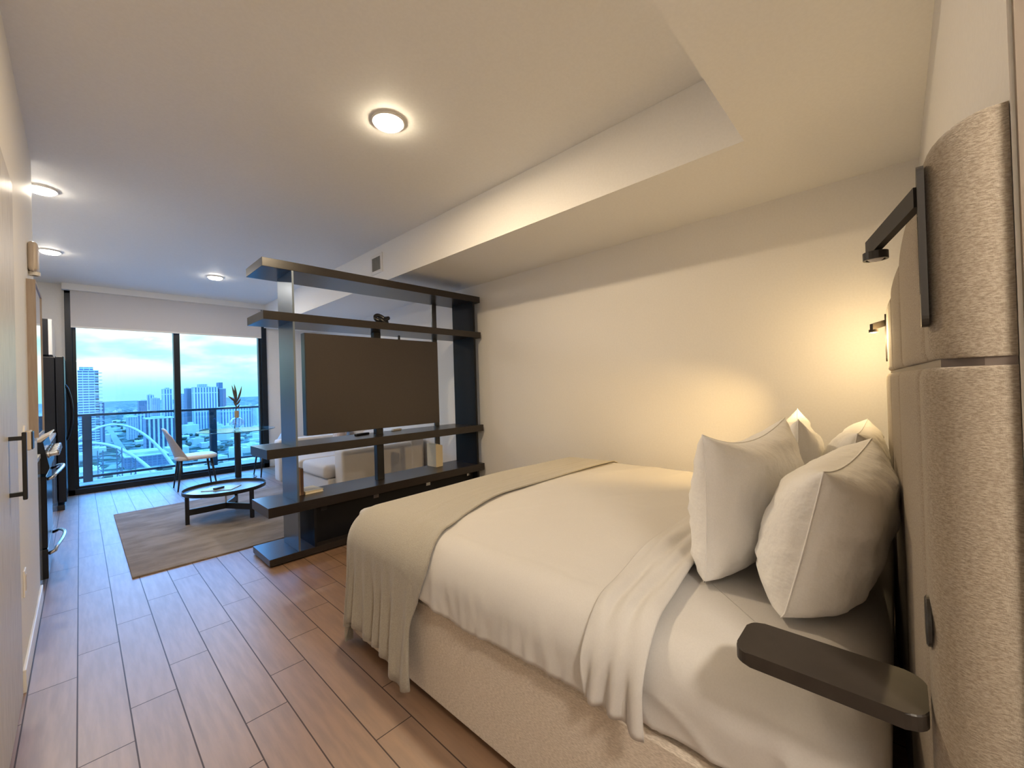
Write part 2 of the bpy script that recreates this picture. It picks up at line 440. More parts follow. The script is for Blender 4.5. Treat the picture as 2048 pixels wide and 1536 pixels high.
box(bm, 1.0, 2.82, .06, 2.04, 0, .03)
new_obj('plinth', off(bm, BO), M['black_lam'], bed)

def top_z(x, y):
    return .655 + .012*sin(pi*max(0, min(1, (x-BX0)/(BX1-BX0)))) + .006*noise.noise(Vector((x*2.2, y*2.2, 1.7)))

def drape(p, q, off_, r=.13, ztop=None, inset=0.0, wave=None):
    """flat cloth point (p,q) laid over the bed block -> 3D position"""
    x0, x1, y0, y1 = BX0+r+inset, BX1-r, BY0-9, BY1-r
    cx, cy = max(x0, min(x1, p)), max(y0, min(y1, q))
    dx, dy = p-cx, q-cy
    d = hypot(dx, dy)
    zt = top_z(cx, cy)+off_
    if d < 1e-7: return Vector((p, q, zt)), 0.0
    nx, ny = dx/d, dy/d
    R = r+off_
    if d < R*pi/2:
        rho, drop = R*sin(d/R), R*(1-cos(d/R))
    else:
        rho, drop = R, R+d-R*pi/2
    if wave:
        rho += wave(p, q, cx, cy, nx, ny, drop)
    return Vector((cx+nx*rho, cy+ny*rho, zt-drop)), drop

def cloth_obj(name, m, pfun, nu, nv, thick, parent=None, origin=(0, 0, 0)):
    bm = bmesh.new()
    g = [[bm.verts.new(pfun(i/nu, j/nv)) for j in range(nv+1)] for i in range(nu+1)]
    for i in range(nu):
        for j in range(nv): bm.faces.new((g[i][j], g[i+1][j], g[i+1][j+1], g[i][j+1]))
    off(bm, origin)
    o = new_obj(name, bm, m, parent, smooth=True)
    s = o.modifiers.new('thickness', 'SOLIDIFY'); s.thickness = thick; s.offset = 0
    return o

# mattress with fitted sheet
def mattress_bm():
    bm = bmesh.new(); nu, nv = 90, 70
    r = .12
    sx0, sx1, sy0, sy1 = BX0+.012, BX1-.012, .03, BY1-.03
    zs = [.418, .43, .47, .50, .53, .56]
    rings = []
    def ring(o_, z):
        pts = []
        P = rrect(sx0+o_, sx1-o_, sy0+o_, sy1-o_, max(.02, .11-o_), 5)
        # subdivide
        n = len(P)
        for i in range(n):
            a, b2 = Vector(P[i]), Vector(P[(i+1) % n]); k = max(1, int((b2-a).length/.012))
            for s in range(k): pts.append(a+(b2-a)*s/k)
        return pts
    base = ring(0, 0)
    prof = [(.02, .418), (0, .435)]+[(0, z) for z in (.445, .455, .465, .475, .485, .495, .505, .515, .523)]
    for i in range(1, 7):
        a = pi/2*i/6; prof.append((.12*(1-cos(a)), .53+.118*sin(a)))
    cx, cy = (sx0+sx1)/2, (sy0+sy1)/2
    out = []
    for o_, z in prof:
        L = []
        for p in base:
            v = Vector((cx-p.x, cy-p.y));
            x = p.x+(1 if p.x < cx else -1)*o_*sst(0, .14, abs(p.x-cx)-(sx1-sx0)/2+.14)
            y = p.y+(1 if p.y < cy else -1)*o_*sst(0, .14, abs(p.y-cy)-(sy1-sy0)/2+.14)
            w_ = .006*noise.noise(Vector((p.x*3, p.y*5, z*6)))*sst(.66, .5, z) if False else .0
            zz = z
            if z < .53 and p.x < cx: x += .010*noise.noise(Vector((0, p.y*7+z*3, z*6)))-.008*(1-abs(noise.noise(Vector((p.y*7-z*5, z*3, 4)))))**7+.004
            L.append(bm.verts.new((x, y, zz)))
        out.append(L)
    n = len(base)
    for A, B in zip(out, out[1:]):
        for i in range(n): bm.faces.new((A[i], A[(i+1) % n], B[(i+1) % n], B[i]))
    bm.faces.new(out[0])
    # top: shrink rings towards the centre
    prev = out[-1]
    for s in (.8, .55, .3, .12):
        L = []
        for v in out[-1]:
            x = cx+(v.co.x-cx)*s; y = cy+(v.co.y-cy)*s
            L.append(bm.verts.new((x, y, .648+.006*(1-s)+.003*noise.noise(Vector((x*4, y*4, 0))))))
        for i in range(n): bm.faces.new((prev[i], prev[(i+1) % n], L[(i+1) % n], L[i]))
        prev = L
    bm.faces.new(prev)
    return bm
mt = new_obj('mattress', off(mattress_bm(), BO), M['sheet'], bed, smooth=True)
mt['label'] = 'white mattress in a fitted sheet'

# flat white sheet over the bed, tucked short at the near side
arc = lambda r: r*pi/2
def sheet_wave(p, q, cx, cy, nx, ny, drop):
    k = sst(.05, .22, drop)
    s = q if abs(nx) > .5 else p
    return k*(.011*noise.noise(Vector((s*9-drop*2, drop*2.5, 3.1)))+.008*noise.noise(Vector((s*26+drop*3, drop*2.2, 9)))+.007)
def ridge(x, y, z): return (1-abs(noise.noise(Vector((x, y, z)))))**7
def sheet_fn(u, v):
    q = .50+v*(2.47-.50)
    near = .93+.13-.13*pi/2-.102-.006*sin(q*7)-.010*noise.noise(Vector((q*4, 0, 5)))
    far = BX1-.13+.13*pi/2+.05
    p = near+u*(far-near)
    P, dr = drape(p, q, .008, .13, wave=sheet_wave)
    k = sst(.03, .2, dr)
    P.x -= k*(.006*ridge(q*11+dr*4, dr*2.2, 1.1)+.004*ridge(q*24-dr*3, dr*2.5, 6.3))
    P.z += .0035*ridge(q*2.6+p*.5, p*.9+q*.5, 2.2)*sst(.12, 0, dr)+.003*ridge(q*3.2+p*2.2, p*.8, 4.2)*sst(.12, 0, dr)
    if dr == 0:  # soft creases on top
        P.z += .004*noise.noise(Vector((p*1.3, q*5.0, 0)))+.0025*noise.noise(Vector((p*14, q*3, 4)))*sst(1.3, .7, q)
    return P
sh = cloth_obj('bed_sheet', M['sheet'], sheet_fn, 190, 190, .006)
tag(sh, 'smooth white flat sheet spread over the bed, hanging over its near side', 'sheet')

# turned-down cuff of the sheet
def cuff_wave(p, q, cx, cy, nx, ny, drop):
    k = sst(.02, .18, drop)
    s = q-.12*drop
    return k*(.011*sin(s*115+3*noise.noise(Vector((s*6, drop*3, 0))))*sst(0, .22, drop)+.010*noise.noise(Vector((s*14, drop*2, 2)))+.012)
def cuff_fn(u, v):
    near = .93+.13-.13*pi/2-.112-.02*(1-v)
    far = BX1-.13+.13*pi/2+.02
    p = near+u*(far-near)
    k = sst(1.5, .9, p)
    y0 = .50-.045*k
    y1 = .68-.055*k+.012*noise.noise(Vector((p*2.4, 0, 8)))
    q = y0+v*(y1-y0)
    P, dr = drape(p, q, .020, .13, wave=cuff_wave)
    P.z += (.004*sin(v*19+4*noise.noise(Vector((p*1.5, v, 0))))+.008*noise.noise(Vector((p*2.2+v*1.5, v*5-p*2, 2))))*sst(.10, .0, dr)
    P.z += .006*(1-abs(2*v-1)**6)
    return P
cf = cloth_obj('sheet_cuff', M['sheet'], cuff_fn, 150, 46, .007, sh)

# throw across the foot
def throw_wave(p, q, cx, cy, nx, ny, drop):
    ang = atan2(ny, -nx)
    s = q if abs(nx) > .98 else (cy+ang*.28 if nx < 0 else p)
    k = sst(.08, .45, drop)
    return .010+k*(.010*sin(s*78+4*noise.noise(Vector((s*5, drop*1.3, 0))))+.016*noise.noise(Vector((s*9, drop*1.2, 7)))+.006*noise.noise(Vector((s*40, drop*2, 1))))+.02*sst(.3, .62, drop)*max(0, -nx)
def throw_fn(u, v):
    # v along the bed (rear edge -> over the foot), u from near hem to far side
    qe = 2.47
    near_len = .545+.075*sst(.35, .0, v)+.015*sin(v*23)
    near = BX0+.15-.15*pi/2-near_len+.155
    far = BX1-.15+.15*pi/2+.05
    uu = u**.85
    p = near+uu*(far-near)
    q0 = 1.335+.25*sst(.86, 1.62, p)**.75+.105*sst(.90, .60, p)
    q = q0+v*(qe-q0)
    P, dr = drape(p, q, .020, .15, wave=throw_wave)
    # rear edge rolled slightly thicker
    e = sst(.06, .0, v)
    P.z += .006*e*sst(.2, .0, dr)
    if v < .25 and dr < .05: P.z += .004*noise.noise(Vector((p*2.2, v*30, 3)))
    if P.z < .008: P.z = .008+.004*abs(sin(q*40))
    return P
th = cloth_obj('throw_blanket', M['throw'], throw_fn, 150, 110, .008)
tag(th, 'beige knitted throw spread across the foot of the bed, its corner hanging to the floor', 'blanket')

# pillows
def pillow_bm(w, h, t, seed, sag=0.0, tip=1.0):
    nu, nv = 44, 32
    bm = bmesh.new()
    def bound(u, v):
        x = w/2*u*(1-.055*(1-v*v)*abs(u)**3)
        y = h/2*v*(1-.075*(1-u*u)*abs(v)**3)
        if v > 0: y -= sag*(1-u*u)*v**2
        return x, y
    G = {}
    for side in (1, -1):
        for i in range(nu+1):
            for j in range(nv+1):
                u = sin((2*i/nu-1)*pi/2*.97)/sin(pi/2*.97); v = sin((2*j/nv-1)*pi/2*.97)/sin(pi/2*.97)
                edge = i in (0, nu) or j in (0, nv)
                if edge and side == -1: G[(side, i, j)] = G[(1, i, j)]; continue
                x, y = bound(u, v)
                th_ = t/2*(max(0, 1-abs(u)**3.6)**.45)*(max(0, 1-abs(v)**2.6)**.5)
                th_ *= 1+.10*(-v)      # fuller at the bottom
                nz = noise.noise(Vector((u*2.2+seed, v*2.2, side*3)))*.016
                wr = noise.noise(Vector((u*7+seed, v*3, side*5+seed)))*.006+noise.noise(Vector((u*3, v*10+seed, side)))*.020*abs(u)**2.5+noise.noise(Vector((u*11, v*3+seed, side+2)))*.014*abs(v)**3
                k = 1 if not edge else 0
                e2 = (1-u**6)*(1-v**6)
                z = side*(th_+(nz+wr)*k*e2)
                G[(side, i, j)] = bm.verts.new((x, z, y))
    for side in (1, -1):
        for i in range(nu):
            for j in range(nv):
                q = [G[(side, i, j)], G[(side, i+1, j)], G[(side, i+1, j+1)], G[(side, i, j+1)]]
                bm.faces.new(q if side == 1 else q[::-1])
    # lower edge sits flat: clamp
    return bm, bound
def pillow(label, x0, yc, z0, w, h, t, lean, yaw, seed, sag=0.0):
    p = thing('pillow', label, 'pillow', (x0+w/2, yc, z0), 0, 'white bed pillows')
    bm, bound = pillow_bm(w, h, t, seed, sag)
    Mx = Matrix.Rotation(yaw, 4, 'Z') @ Matrix.Rotation(lean, 4, 'X') @ Matrix.Translation((0, 0, h/2))
    bmesh.ops.transform(bm, matrix=Mx, verts=bm.verts[:])
    for v in bm.verts:
        if v.co.z < .03: v.co.z = .03-(.03-v.co.z)*.35
    zm = min(v.co.z for v in bm.verts)
    for v in bm.verts: v.co.z -= zm
    new_obj('pillowcase', bm, M['cotton'], p, smooth=True)
    # piped seam round the edge
    bm = bmesh.new(); pts = []
    N = 40
    for k in range(N): pts.append((-1+2*k/N, -1))
    for k in range(N): pts.append((1, -1+2*k/N))
    for k in range(N): pts.append((1-2*k/N, 1))
    for k in range(N): pts.append((-1, 1-2*k/N))
    P3 = []
    for (a, b_) in pts:
        x, y = bound(a, b_)
        v = Mx @ Vector((x*1.002, 0, y*1.002))
        if v.z < .03: v.z = .03-(.03-v.z)*.35
        v.z -= zm; P3.append(v)
    tube(bm, P3, .0022, 6, closed=True)
    new_obj('seam', bm, M['cotton'], p, smooth=True)
    return p
pillow('white pillow standing in front at the near side of the bed', 1.275, .395, .668, .72, .46, .22, .02, -.12, 1.3, .04)
pillow('fat white pillow leaning on the headboard at the near side of the bed', 1.205, .20, .668, .74, .41, .27, .24, -.08, 5.1, .02)
pillow('white pillow with a raised peak standing in front at the wall side of the bed', 2.03, .37, .668, .72, .45, .20, .03, .15, 9.7, .05)
pillow('white pillow leaning on the headboard at the wall side of the bed', 2.02, .19, .668, .72, .41, .22, .18, .0, 14.2, .0)

# headboard: two rows of channelled panels with a dark strip between
hb = thing('headboard', 'tall beige woven headboard of padded panels behind the bed', 'headboard', (1.9, YH, 0))
HBO = (1.9, YH, 0)
def YF(x): return -.034+.035*(x-.87)
def panel(x0, x1, z0, z1, dy, round_top):
    bm = bmesh.new()
    nx, nz = 28, 30
    V = {}
    for i in range(nx+1):
        for j in range(nz+1):
            a = i/nx; c_ = j/nz
            a = .5-.5*cos(pi*a); c_ = .5-.5*cos(pi*c_)
            x = x0+(x1-x0)*a; z = z0+(z1-z0)*c_
            dpt = YF(x)+dy-YH
            ex = min(x-x0, x1-x); ez = z1-z if round_top else min(z-z0, z1-z)
            rx = min(.06, dpt*.72) if (x0 < .9 and a < .5) else .035
            fx_ = sqrt(max(0, 1-max(0, 1-ex/rx)**2)); 
            rz = .045 if round_top else .02
            ezz = z1-z if round_top else 1
            fz_ = sqrt(max(0, 1-max(0, 1-ezz/rz)**2))
            eb = z-z0
            if round_top: fz_ = min(fz_, .80+.20*sqrt(max(0, 1-max(0, 1-eb/.02)**2)))
            else: fz_ = min(.80+.20*sqrt(max(0, 1-max(0, 1-(z1-z)/.02)**2)), 1)
            dep = dpt*((.42+.58*fx_) if (x0 < .9 and a < .5) else (.80+.20*fx_))*(.60+.40*fz_)
            dep += .006*sin(pi*a)*fz_*sst(.05, .4, x1-x0)
            V[i, j] = bm.verts.new((x, YH+dep, z))
    bk = {}
    for i in range(nx):
        for j in range(nz): bm.faces.new((V[i, j], V[i+1, j], V[i+1, j+1], V[i, j+1]))
    def back(i, j):
        if (i, j) not in bk: bk[i, j] = bm.verts.new((V[i, j].co.x, YH+.001, V[i, j].co.z))
        return bk[i, j]
    border = [(i, 0) for i in range(nx)]+[(nx, j) for j in range(nz)]+[(i, nz) for i in range(nx, 0, -1)]+[(0, j) for j in range(nz, 0, -1)]
    for a, b_ in zip(border, border[1:]+border[:1]):
        bm.faces.new((V[a], V[b_], back(*b_), back(*a)))
    bm.faces.new([back(*a) for a in border])
    return off(bm, HBO)
for x0, x1 in ((.83, .978), (.981, 1.62), (1.623, 2.26), (2.263, 2.90)):
    new_obj('lower_panel', panel(x0, x1, .02, 1.279, .005, False), M['head_fab'], hb, smooth=True)
    new_obj('upper_panel', panel(x0, x1, 1.291, 1.62, -.003, True), M['head_fab'], hb, smooth=True)
bm = bmesh.new(); prism(bm, [(.832, YH+.001), (2.90, YH+.001), (2.90, YF(2.9)-.012), (.86, YF(.86)-.012), (.832, YF(.83)-.05)], 'z', 1.279, 1.291)
new_obj('dividing_strip', off(bm, HBO), M['head_strip'], hb)

# floating bedside shelf
bm = bmesh.new(); prism(bm, rrect(.858, .985, -.022, .245, .028), 'z', .728, .754)
es = [e for e in bm.edges if abs(e.verts[0].co.z-e.verts[1].co.z) < 1e-6]
bmesh.ops.bevel(bm, geom=es, offset=.002, segments=1, affect='EDGES')
s = new_obj('bedside_shelf', bm, M['shelf_brown'])
tag(s, 'small dark floating bedside shelf with rounded corners fixed to the headboard', 'shelf')
# round touch switch on the headboard
bm = bmesh.new()
lathe(bm, [(0, .006), (.034, .006), (.037, .004), (.037, 0), (0, 0)], n=32)
bmesh.ops.rotate(bm, verts=bm.verts[:], cent=(0, 0, 0), matrix=Matrix.Rotation(-pi/2, 3, 'X'))
tag(new_obj('touch_switch', bm, M['lamp_black'], loc=(.905, -.0275, .885)), 'small black round disc set into the headboard above the bedside shelf', 'switch')

# reading lamps
def reading_lamp(x, y, s, label, lit):
    L = thing('reading_lamp', label, 'reading lamp', (x, y, 1.34), 0, 'headboard reading lamps')
    bm = bmesh.new()
    P = [(sx*.017+0*0, zz) for sx, zz in ()]
    pts = [(.016*cos(a), .224+.016*sin(a)) for a in [pi*i/10 for i in range(11)]]+[(.016*cos(a), .016+.016*sin(a)) for a in [pi+pi*i/10 for i in range(11)]]
    prism(bm, pts, 'y', 0, .008)
    new_obj('wall_plate', bm, M['lamp_black'], L)
    new_obj('slot', BX(-.006, .006, .007, .0085, .05, .165), M['black'], L)
    # arm swung out along the headboard
    d_ = Vector((.155*s, .062 if s > 0 else .048, -.030)); a0 = Vector((0, .006, .196))
    bm = bmesh.new(); box(bm, 0, 1, -.006, .006, -.015, .015)
    yv = Vector((-d_.y, d_.x, 0)).normalized(); xv = d_; zv = Vector((0, 0, 1))
    for v in bm.verts: v.co = a0+xv*v.co.x+yv*v.co.y+zv*v.co.z
    new_obj('arm', bm, M['lamp_black'], L)
    hd = a0+d_*.86+Vector((0, 0, -.015))
    bm = bmesh.new(); lathe(bm, [(0, 0), (.018, 0), (.018, -.014), (.014, -.014), (.014, -.010)], hd, 24)
    hh = new_obj('lamp_head', bm, M['lamp_black'], L)
    bm = bmesh.new(); lathe(bm, [(.0142, -.0105), (.008, -.016), (0, -.018)], hd, 20)
    new_obj('bulb', bm, M['glow_warm'] if lit else M['white_plastic'], hh)
    if lit:
        la = bpy.data.lights.new('reading_light', 'SPOT'); la.energy = lit; la.spot_size = 1.15; la.spot_blend = 1.0
        la.color = (1, .66, .27); la.shadow_soft_size = .012
        o = bpy.data.objects.new('reading_light', la); col.objects.link(o); o.parent = L
        lb = bpy.data.lights.new('bulb_light', 'POINT'); lb.energy = 6; lb.color = (1, .72, .36); lb.shadow_soft_size = .014
        ob = bpy.data.objects.new('bulb_light', lb); col.objects.link(ob); ob.parent = L; ob.location = hd+Vector((0, 0, -.035))
        o.location = hd+Vector((0, 0, -.03)); o.rotation_euler = Vector((.10, 1.0, -.52)).to_track_quat('-Z', 'Y').to_euler()
reading_lamp(.868, -.036, 1, 'black folding reading lamp on the near end of the headboard', 0)
reading_lamp(2.80, .032, -1, 'lit black reading lamp at the wall end of the headboard', 62)

# bench behind the foot of the bed
bn = thing('bench', 'grey upholstered bench tucked behind the foot of the bed', 'bench', (1.9, 2.42, 0))
new_obj('seat_cushion', BX(-.66, .84, -.19, .19, .40, .50, bev=.04, seg=4), M['bench'], bn, smooth=True)
new_obj('base', BX(-.67, .85, -.20, .20, .24, .395, bev=.03, seg=4), M['bench'], bn, smooth=True)
for sx in (-1, 1):
    for sy in (-1, 1): new_obj('leg', BX(sx*.70+.09-.02, sx*.70+.09+.02, sy*.14-.02, sy*.14+.02, 0, .25), M['black'], bn)

# ------------------------------------------------------------------ living area
bm = bmesh.new(); box(bm, .235, 2.55, 3.95, 6.25, .0005, .012, .003)
tag(new_obj('rug', bm, M['rug']), 'greige woven rug under the round coffee table', 'rug')
ct = thing('coffee_table', 'low round black tray coffee table on three legs standing on the rug', 'coffee table', (1.03, 5.12, .012))
R = .36
bm = bmesh.new(); lathe(bm, [(0, .292), (R-.035, .292), (R-.012, .296), (R-.004, .320), (R, .320), (R, .285), (R-.03, .278), (0, .278)], n=64)
tr = new_obj('tray', bm, M['black'], ct, smooth=False)
bm = bmesh.new(); lathe(bm, [(0, .2935), (R-.036, .2935)], n=64)
tt = new_obj('tray_surface', bm, M['tray'], ct); tt['label'] = 'glossy blue-grey top'
for k, a in enumerate((pi+.02, pi+.02+2*pi/3, pi+.02+4*pi/3)):
    bm = bmesh.new(); r0 = .325
    box(bm, r0-.02, r0+.012, -.012, .012, 0, .29); box(bm, .0, r0, -.010, .010, .085, .145)
    bmesh.ops.rotate(bm, verts=bm.verts[:], cent=(0, 0, 0), matrix=Matrix.Rotation(a, 3, 'Z'))
    new_obj('leg', bm, M['black'], ct)
bm = bmesh.new(); tube(bm, [(0, 0, .14), (0, 0, .28)], .008, 12); new_obj('centre_rod', bm, M['steel'], ct)
mg = thing('magazine', 'pale blue magazine lying on the round coffee table', 'magazine', (1.0, 5.14, .306), .9)
new_obj('cover', BX(-.105, .105, -.14, .14, 0, .006, bev=.001), M['magazine'], mg)
new_obj('pages', BX(-.103, .108, -.138, .138, .001, .005), M['white_plastic'], mg)
remote('remote_control', (.97, 5.11, .3125), .5, 'black remote lying on the magazine on the coffee table', 'black', .10)

def dining_chair(x, y, rz, label):
    c = thing('dining_chair', label, 'chair', (x, y, 0), rz, 'dining chairs at the glass table')
    # seat: faces +x, back at x=-.2
    bm = bmesh.new()
    P = []
    for i in range(40):
        a = 2*pi*i/40
        ca, sa = cos(a), sin(a); e = .5
        P.append((.235*abs(ca)**e*(1 if ca > 0 else -1)+.02, (.215 if ca > 0 else .205)*abs(sa)**e*(1 if sa > 0 else -1)))
    rings = []
    for s_, z in ((.86, .40), (.97, .405), (1.0, .425), (.985, .448), (.90, .462), (.6, .460), (.3, .457)):
        rings.append([bm.verts.new((p[0]*s_, p[1]*s_, z+.012*max(0, p[0]*4-.4)*0)) for p in P])
    for A, B in zip(rings, rings[1:]):
        for i in range(40): bm.faces.new((A[i], A[(i+1) % 40], B[(i+1) % 40], B[i]))
    bm.faces.new(rings[0]); bm.faces.new(rings[-1])
    new_obj('seat', bm, M['chair_seat'], c, smooth=True)
    # curved backrest shell
    bm = bmesh.new(); nu, nv = 20, 16; th_ = .028
    def bp(u, v, inn):
        w = .215*(1-.16*v*v)*(1-.10*(v > .8)*(v-.8)/.2)
        z = .40+.45*v
        y = w*u
        top = -.05*max(0, v-.75)/.25*abs(u)**3
        x = -.205-.135*v**1.15+(.10*(1-v)**1.3+.028)*abs(u)**2.2+inn*th_*(1-.9*abs(u)**8)
        return Vector((x, y, z+top))
    g = {(i, j, k): bm.verts.new(bp(2*i/nu-1, j/nv, k)) for i in range(nu+1) for j in range(nv+1) for k in (0, 1)}
    for i in range(nu):
        for j in range(nv):
            for k in (0, 1): bm.faces.new([g[i, j, k], g[i+1, j, k], g[i+1, j+1, k], g[i, j+1, k]][::1 if k else -1])
    for j in range(nv):
        for i in (0, nu): bm.faces.new((g[i, j, 0], g[i, j, 1], g[i, j+1, 1], g[i, j+1, 0]))
    for i in range(nu):
        for j in (0, nv): bm.faces.new((g[i, j, 0], g[i, j, 1], g[i+1, j, 1], g[i+1, j, 0]))
    new_obj('backrest', bm, M['chair_fab'], c, smooth=True)
    for sx, sy in ((-1, -1), (-1, 1), (1, -1), (1, 1)):
        bm = bmesh.new()
        tube(bm, [(sx*.165+.01, sy*.14, .41), (sx*.215+.01, sy*.185, 0)], [.016, .009], 12)
        new_obj('leg', bm, M['black'], c, smooth=True)
    return c
dining_chair(1.09, 7.22, 0, 'beige dining chair with black legs left of the glass table')
dining_chair(2.11, 7.30, pi, 'cream dining chair mostly hidden behind the divider, right of the glass table')
M['glass_edge'] = mat('glass_edge_teal', (.03, .12, .13), .15)
dt = thing('dining_table', 'round glass dining table on a black pedestal by the window', 'dining table', (1.64, 7.33, 0))
bm = bmesh.new(); lathe(bm, [(0, .735), (.495, .735), (.5, .738), (.5, .743), (.495, .746), (0, .746)], n=72)
new_obj('glass_top', bm, M['table_glass'], dt)
bm = bmesh.new(); lathe(bm, [(.4995, .7365), (.5015, .738), (.5015, .744), (.4995, .7455), (.4995, .7365)], n=72)
new_obj('glass_rim', bm, M['glass_edge'], dt, smooth=True)
bm = bmesh.new(); lathe(bm, [(0, .7345), (.10, .7345), (.10, .722), (.042, .715), (.042, .03), (.06, .022), (0, .022)], n=32)
new_obj('pedestal', bm, M['black'], dt, smooth=False)
bm = bmesh.new(); lathe(bm, [(0, 0), (.24, 0), (.24, .012), (.06, .024), (0, .024)], n=48); new_obj('base', bm, M['black'], dt)
vs = thing('vase', 'round clear glass vase with a brass neck standing on the glass table', 'vase', (1.655, 7.40, .746))
bm = bmesh.new()
prof = [(0, .002)]+[(.094*sin(a)+.0, .094-.092*cos(a)) for a in [pi*i/20 for i in range(3, 19)]]
prof = [(0, 0.0), (.042, 0.0)]+prof[1:]
lathe(bm, prof, n=36); new_obj('bowl', bm, M['vase_glass'], vs, smooth=True)
bm = bmesh.new(); lathe(bm, [(.030, .178), (.030, .285), (.026, .285), (.026, .178)], n=28); new_obj('collar', bm, M['gold'], vs, smooth=False)
st = thing('dried_branch', 'dark dried branch with curled leaves rising from the glass vase', 'branch', (1.655, 7.40, .76))
bm = bmesh.new(); tube(bm, bez((-.03, 0, .0), (-.01, 0, .2), (.0, 0, .42)), [.006]*13, 8); new_obj('stem', bm, M['twig'], st, smooth=True)
for p0, p1, p2, r in (((0, 0, .40), (-.02, .0, .52), (-.055, 0, .665), .016), ((0, 0, .42), (.0, 0, .55), (-.02, .01, .68), .015),
                      ((0, 0, .40), (.05, 0, .50), (.075, .0, .65), .014), ((0, 0, .40), (-.05, 0, .46), (-.105, .01, .50), .015),
                      ((0, 0, .36), (.03, 0, .40), (.06, 0, .46), .014), ((0, 0, .33), (-.02, .02, .40), (-.03, .02, .47), .016), ((0, 0, .30), (.02, 0, .33), (.045, 0, .37), .012)):
    bm = bmesh.new(); Pt = bez(p0, p1, p2, 10)
    tube(bm, Pt, [r*sin(pi*(.12+.86*i/10)) for i in range(11)], 8)
    new_obj('leaf', bm, M['twig'], st, smooth=True)

# sofa against the right wall
so = thing('sofa', 'white fabric sofa behind the divider against the right wall', 'sofa', (2.45, 5.4, .012))
SO = (2.45, 5.4, .0)
def S(name, *a, m='sofa', **k):
    bm = BX(*a, **k); off(bm, SO); return new_obj(name, bm, M[m], so, smooth=True)
S('arm', 1.99, 2.98, 4.50, 4.72, .06, .60, bev=.035, seg=4)
S('arm', 1.84, 2.98, 6.10, 6.32, .06, .63, bev=.035, seg=4)
S('back', 2.86, 3.07, 4.49, 6.33, .06, .64, bev=.04, seg=4)
S('base', 1.92, 2.86, 4.72, 6.10, .06, .27, bev=.02, seg=3)
S('seat_cushion', 1.88, 2.84, 4.725, 5.41, .272, .43, bev=.045, seg=4)
S('seat_cushion', 1.86, 2.84, 5.415, 6.095, .272, .43, bev=.045, seg=4)
S('back_cushion', 2.66, 2.86, 4.73, 5.41, .43, .72, bev=.05, seg=4)
S('back_cushion', 2.66, 2.86, 5.42, 6.09, .43, .72, bev=.05, seg=4)
for x in (2.0, 2.95):
    for y in (4.6, 6.2): S('foot', x-.025, x+.025, y-.025, y+.025, 0, .065, m='black')
bm, bd = pillow_bm(.42, .42, .15, 3.3)
bmesh.ops.transform(bm, matrix=Matrix.Rotation(1.25, 4, 'Z') @ Matrix.Rotation(.35, 4, 'X'), verts=bm.verts[:])
zm = min(v.co.z for v in bm.verts)
for v in bm.verts: v.co.z -= zm
tag(new_obj('cushion', bm, M['sofa_pillow'], smooth=True, loc=(2.50, 5.72, .462)), 'rose beige scatter cushion lying on the white sofa', 'cushion')

# ------------------------------------------------------------------ kitchen along the left
cab = thing('base_cabinet', 'narrow glossy white base cabinet before the black range', 'cabinet', (-.5, 4.16, 0), 0, 'kitchen base cabinets')
def base_cab(root, y0, y1, oy, ndoor):
    def K(name, m, *a, **k):
        bm = BX(*a, **k); off(bm, (-.5, oy, 0)); return new_obj(name, bm, M[m], root)
    K('body', 'gloss_white', -.85, -.212, y0, y1, .0, .875)
    w_ = (y1-y0)/ndoor
    for i in range(ndoor):
        K('door', 'gloss_white', -.212, -.192, y0+i*w_+.003, y0+(i+1)*w_-.003, .004, .872, bev=.002)
base_cab(cab, 4.01, 4.31, 4.16, 1)
cab2 = thing('base_cabinet', 'long glossy white base cabinet between the range and the refrigerator', 'cabinet', (-.5, 6.05, 0), 0, 'kitchen base cabinets')
base_cab(cab2, 5.10, 7.00, 6.05, 3)
tag(new_obj('countertop', BX(-.85, -.19, 4.012, 4.31, .876, .906, bev=.003), M['stone']), 'short pale counter slab before the black range', 'countertop', 'kitchen counters')
tag(new_obj('countertop', BX(-.85, -.19, 5.10, 7.02, .876, .906, bev=.003), M['stone']), 'long pale counter slab between the range and the refrigerator', 'countertop', 'kitchen counters')
rg = thing('range', 'black slide-in range with steel knobs and bowed handles', 'range', (-.5, 4.70, 0))
RO = (-.5, 4.70, 0)
def RG(name, m, *a, **k):
    bm = BX(*a, **k); off(bm, RO); return new_obj(name, bm, M[m], rg)
RG('body', 'appliance', -.85, -.205, 4.32, 5.085, .02, .90, bev=.003)
RG('cooktop', 'appliance', -.85, -.20, 4.32, 5.085, .90, .918, bev=.003)
od = RG('oven_door', 'appliance', -.205, -.166, 4.325, 5.08, .25, .745, bev=.004)
dr = RG('drawer', 'appliance', -.205, -.166, 4.325, 5.08, .035, .24, bev=.004)
bm = bmesh.new(); prism(bm, [(-.212, .765), (-.163, .765), (-.150, .80), (-.178, .985), (-.212, .985)], 'y', 4.32, 5.085); off(bm, RO)
cp = new_obj('control_panel', bm, M['appliance'], rg)
bm = bmesh.new(); prism(bm, [(-.216, .99), (-.150, 1.035), (-.146, 1.028), (-.200, .975)], 'y', 4.33, 5.08); off(bm, RO)
vg = new_obj('vent_trim', bm, M['beige_plastic'], rg)
for y in (4.40, 4.53, 4.70, 4.87, 5.0):
    bm = bmesh.new(); lathe(bm, [(0, .058), (.020, .058), (.024, .050), (.024, .012), (.031, .010), (.031, 0), (0, 0)], n=20)
    bmesh.ops.rotate(bm, verts=bm.verts[:], cent=(0, 0, 0), matrix=Matrix.Rotation(pi/2-.15, 3, 'Y'))
    for v in bm.verts: v.co += Vector((-.163, y, .895))
    off(bm, RO); new_obj('knob', bm, M['steel'], rg, smooth=False)
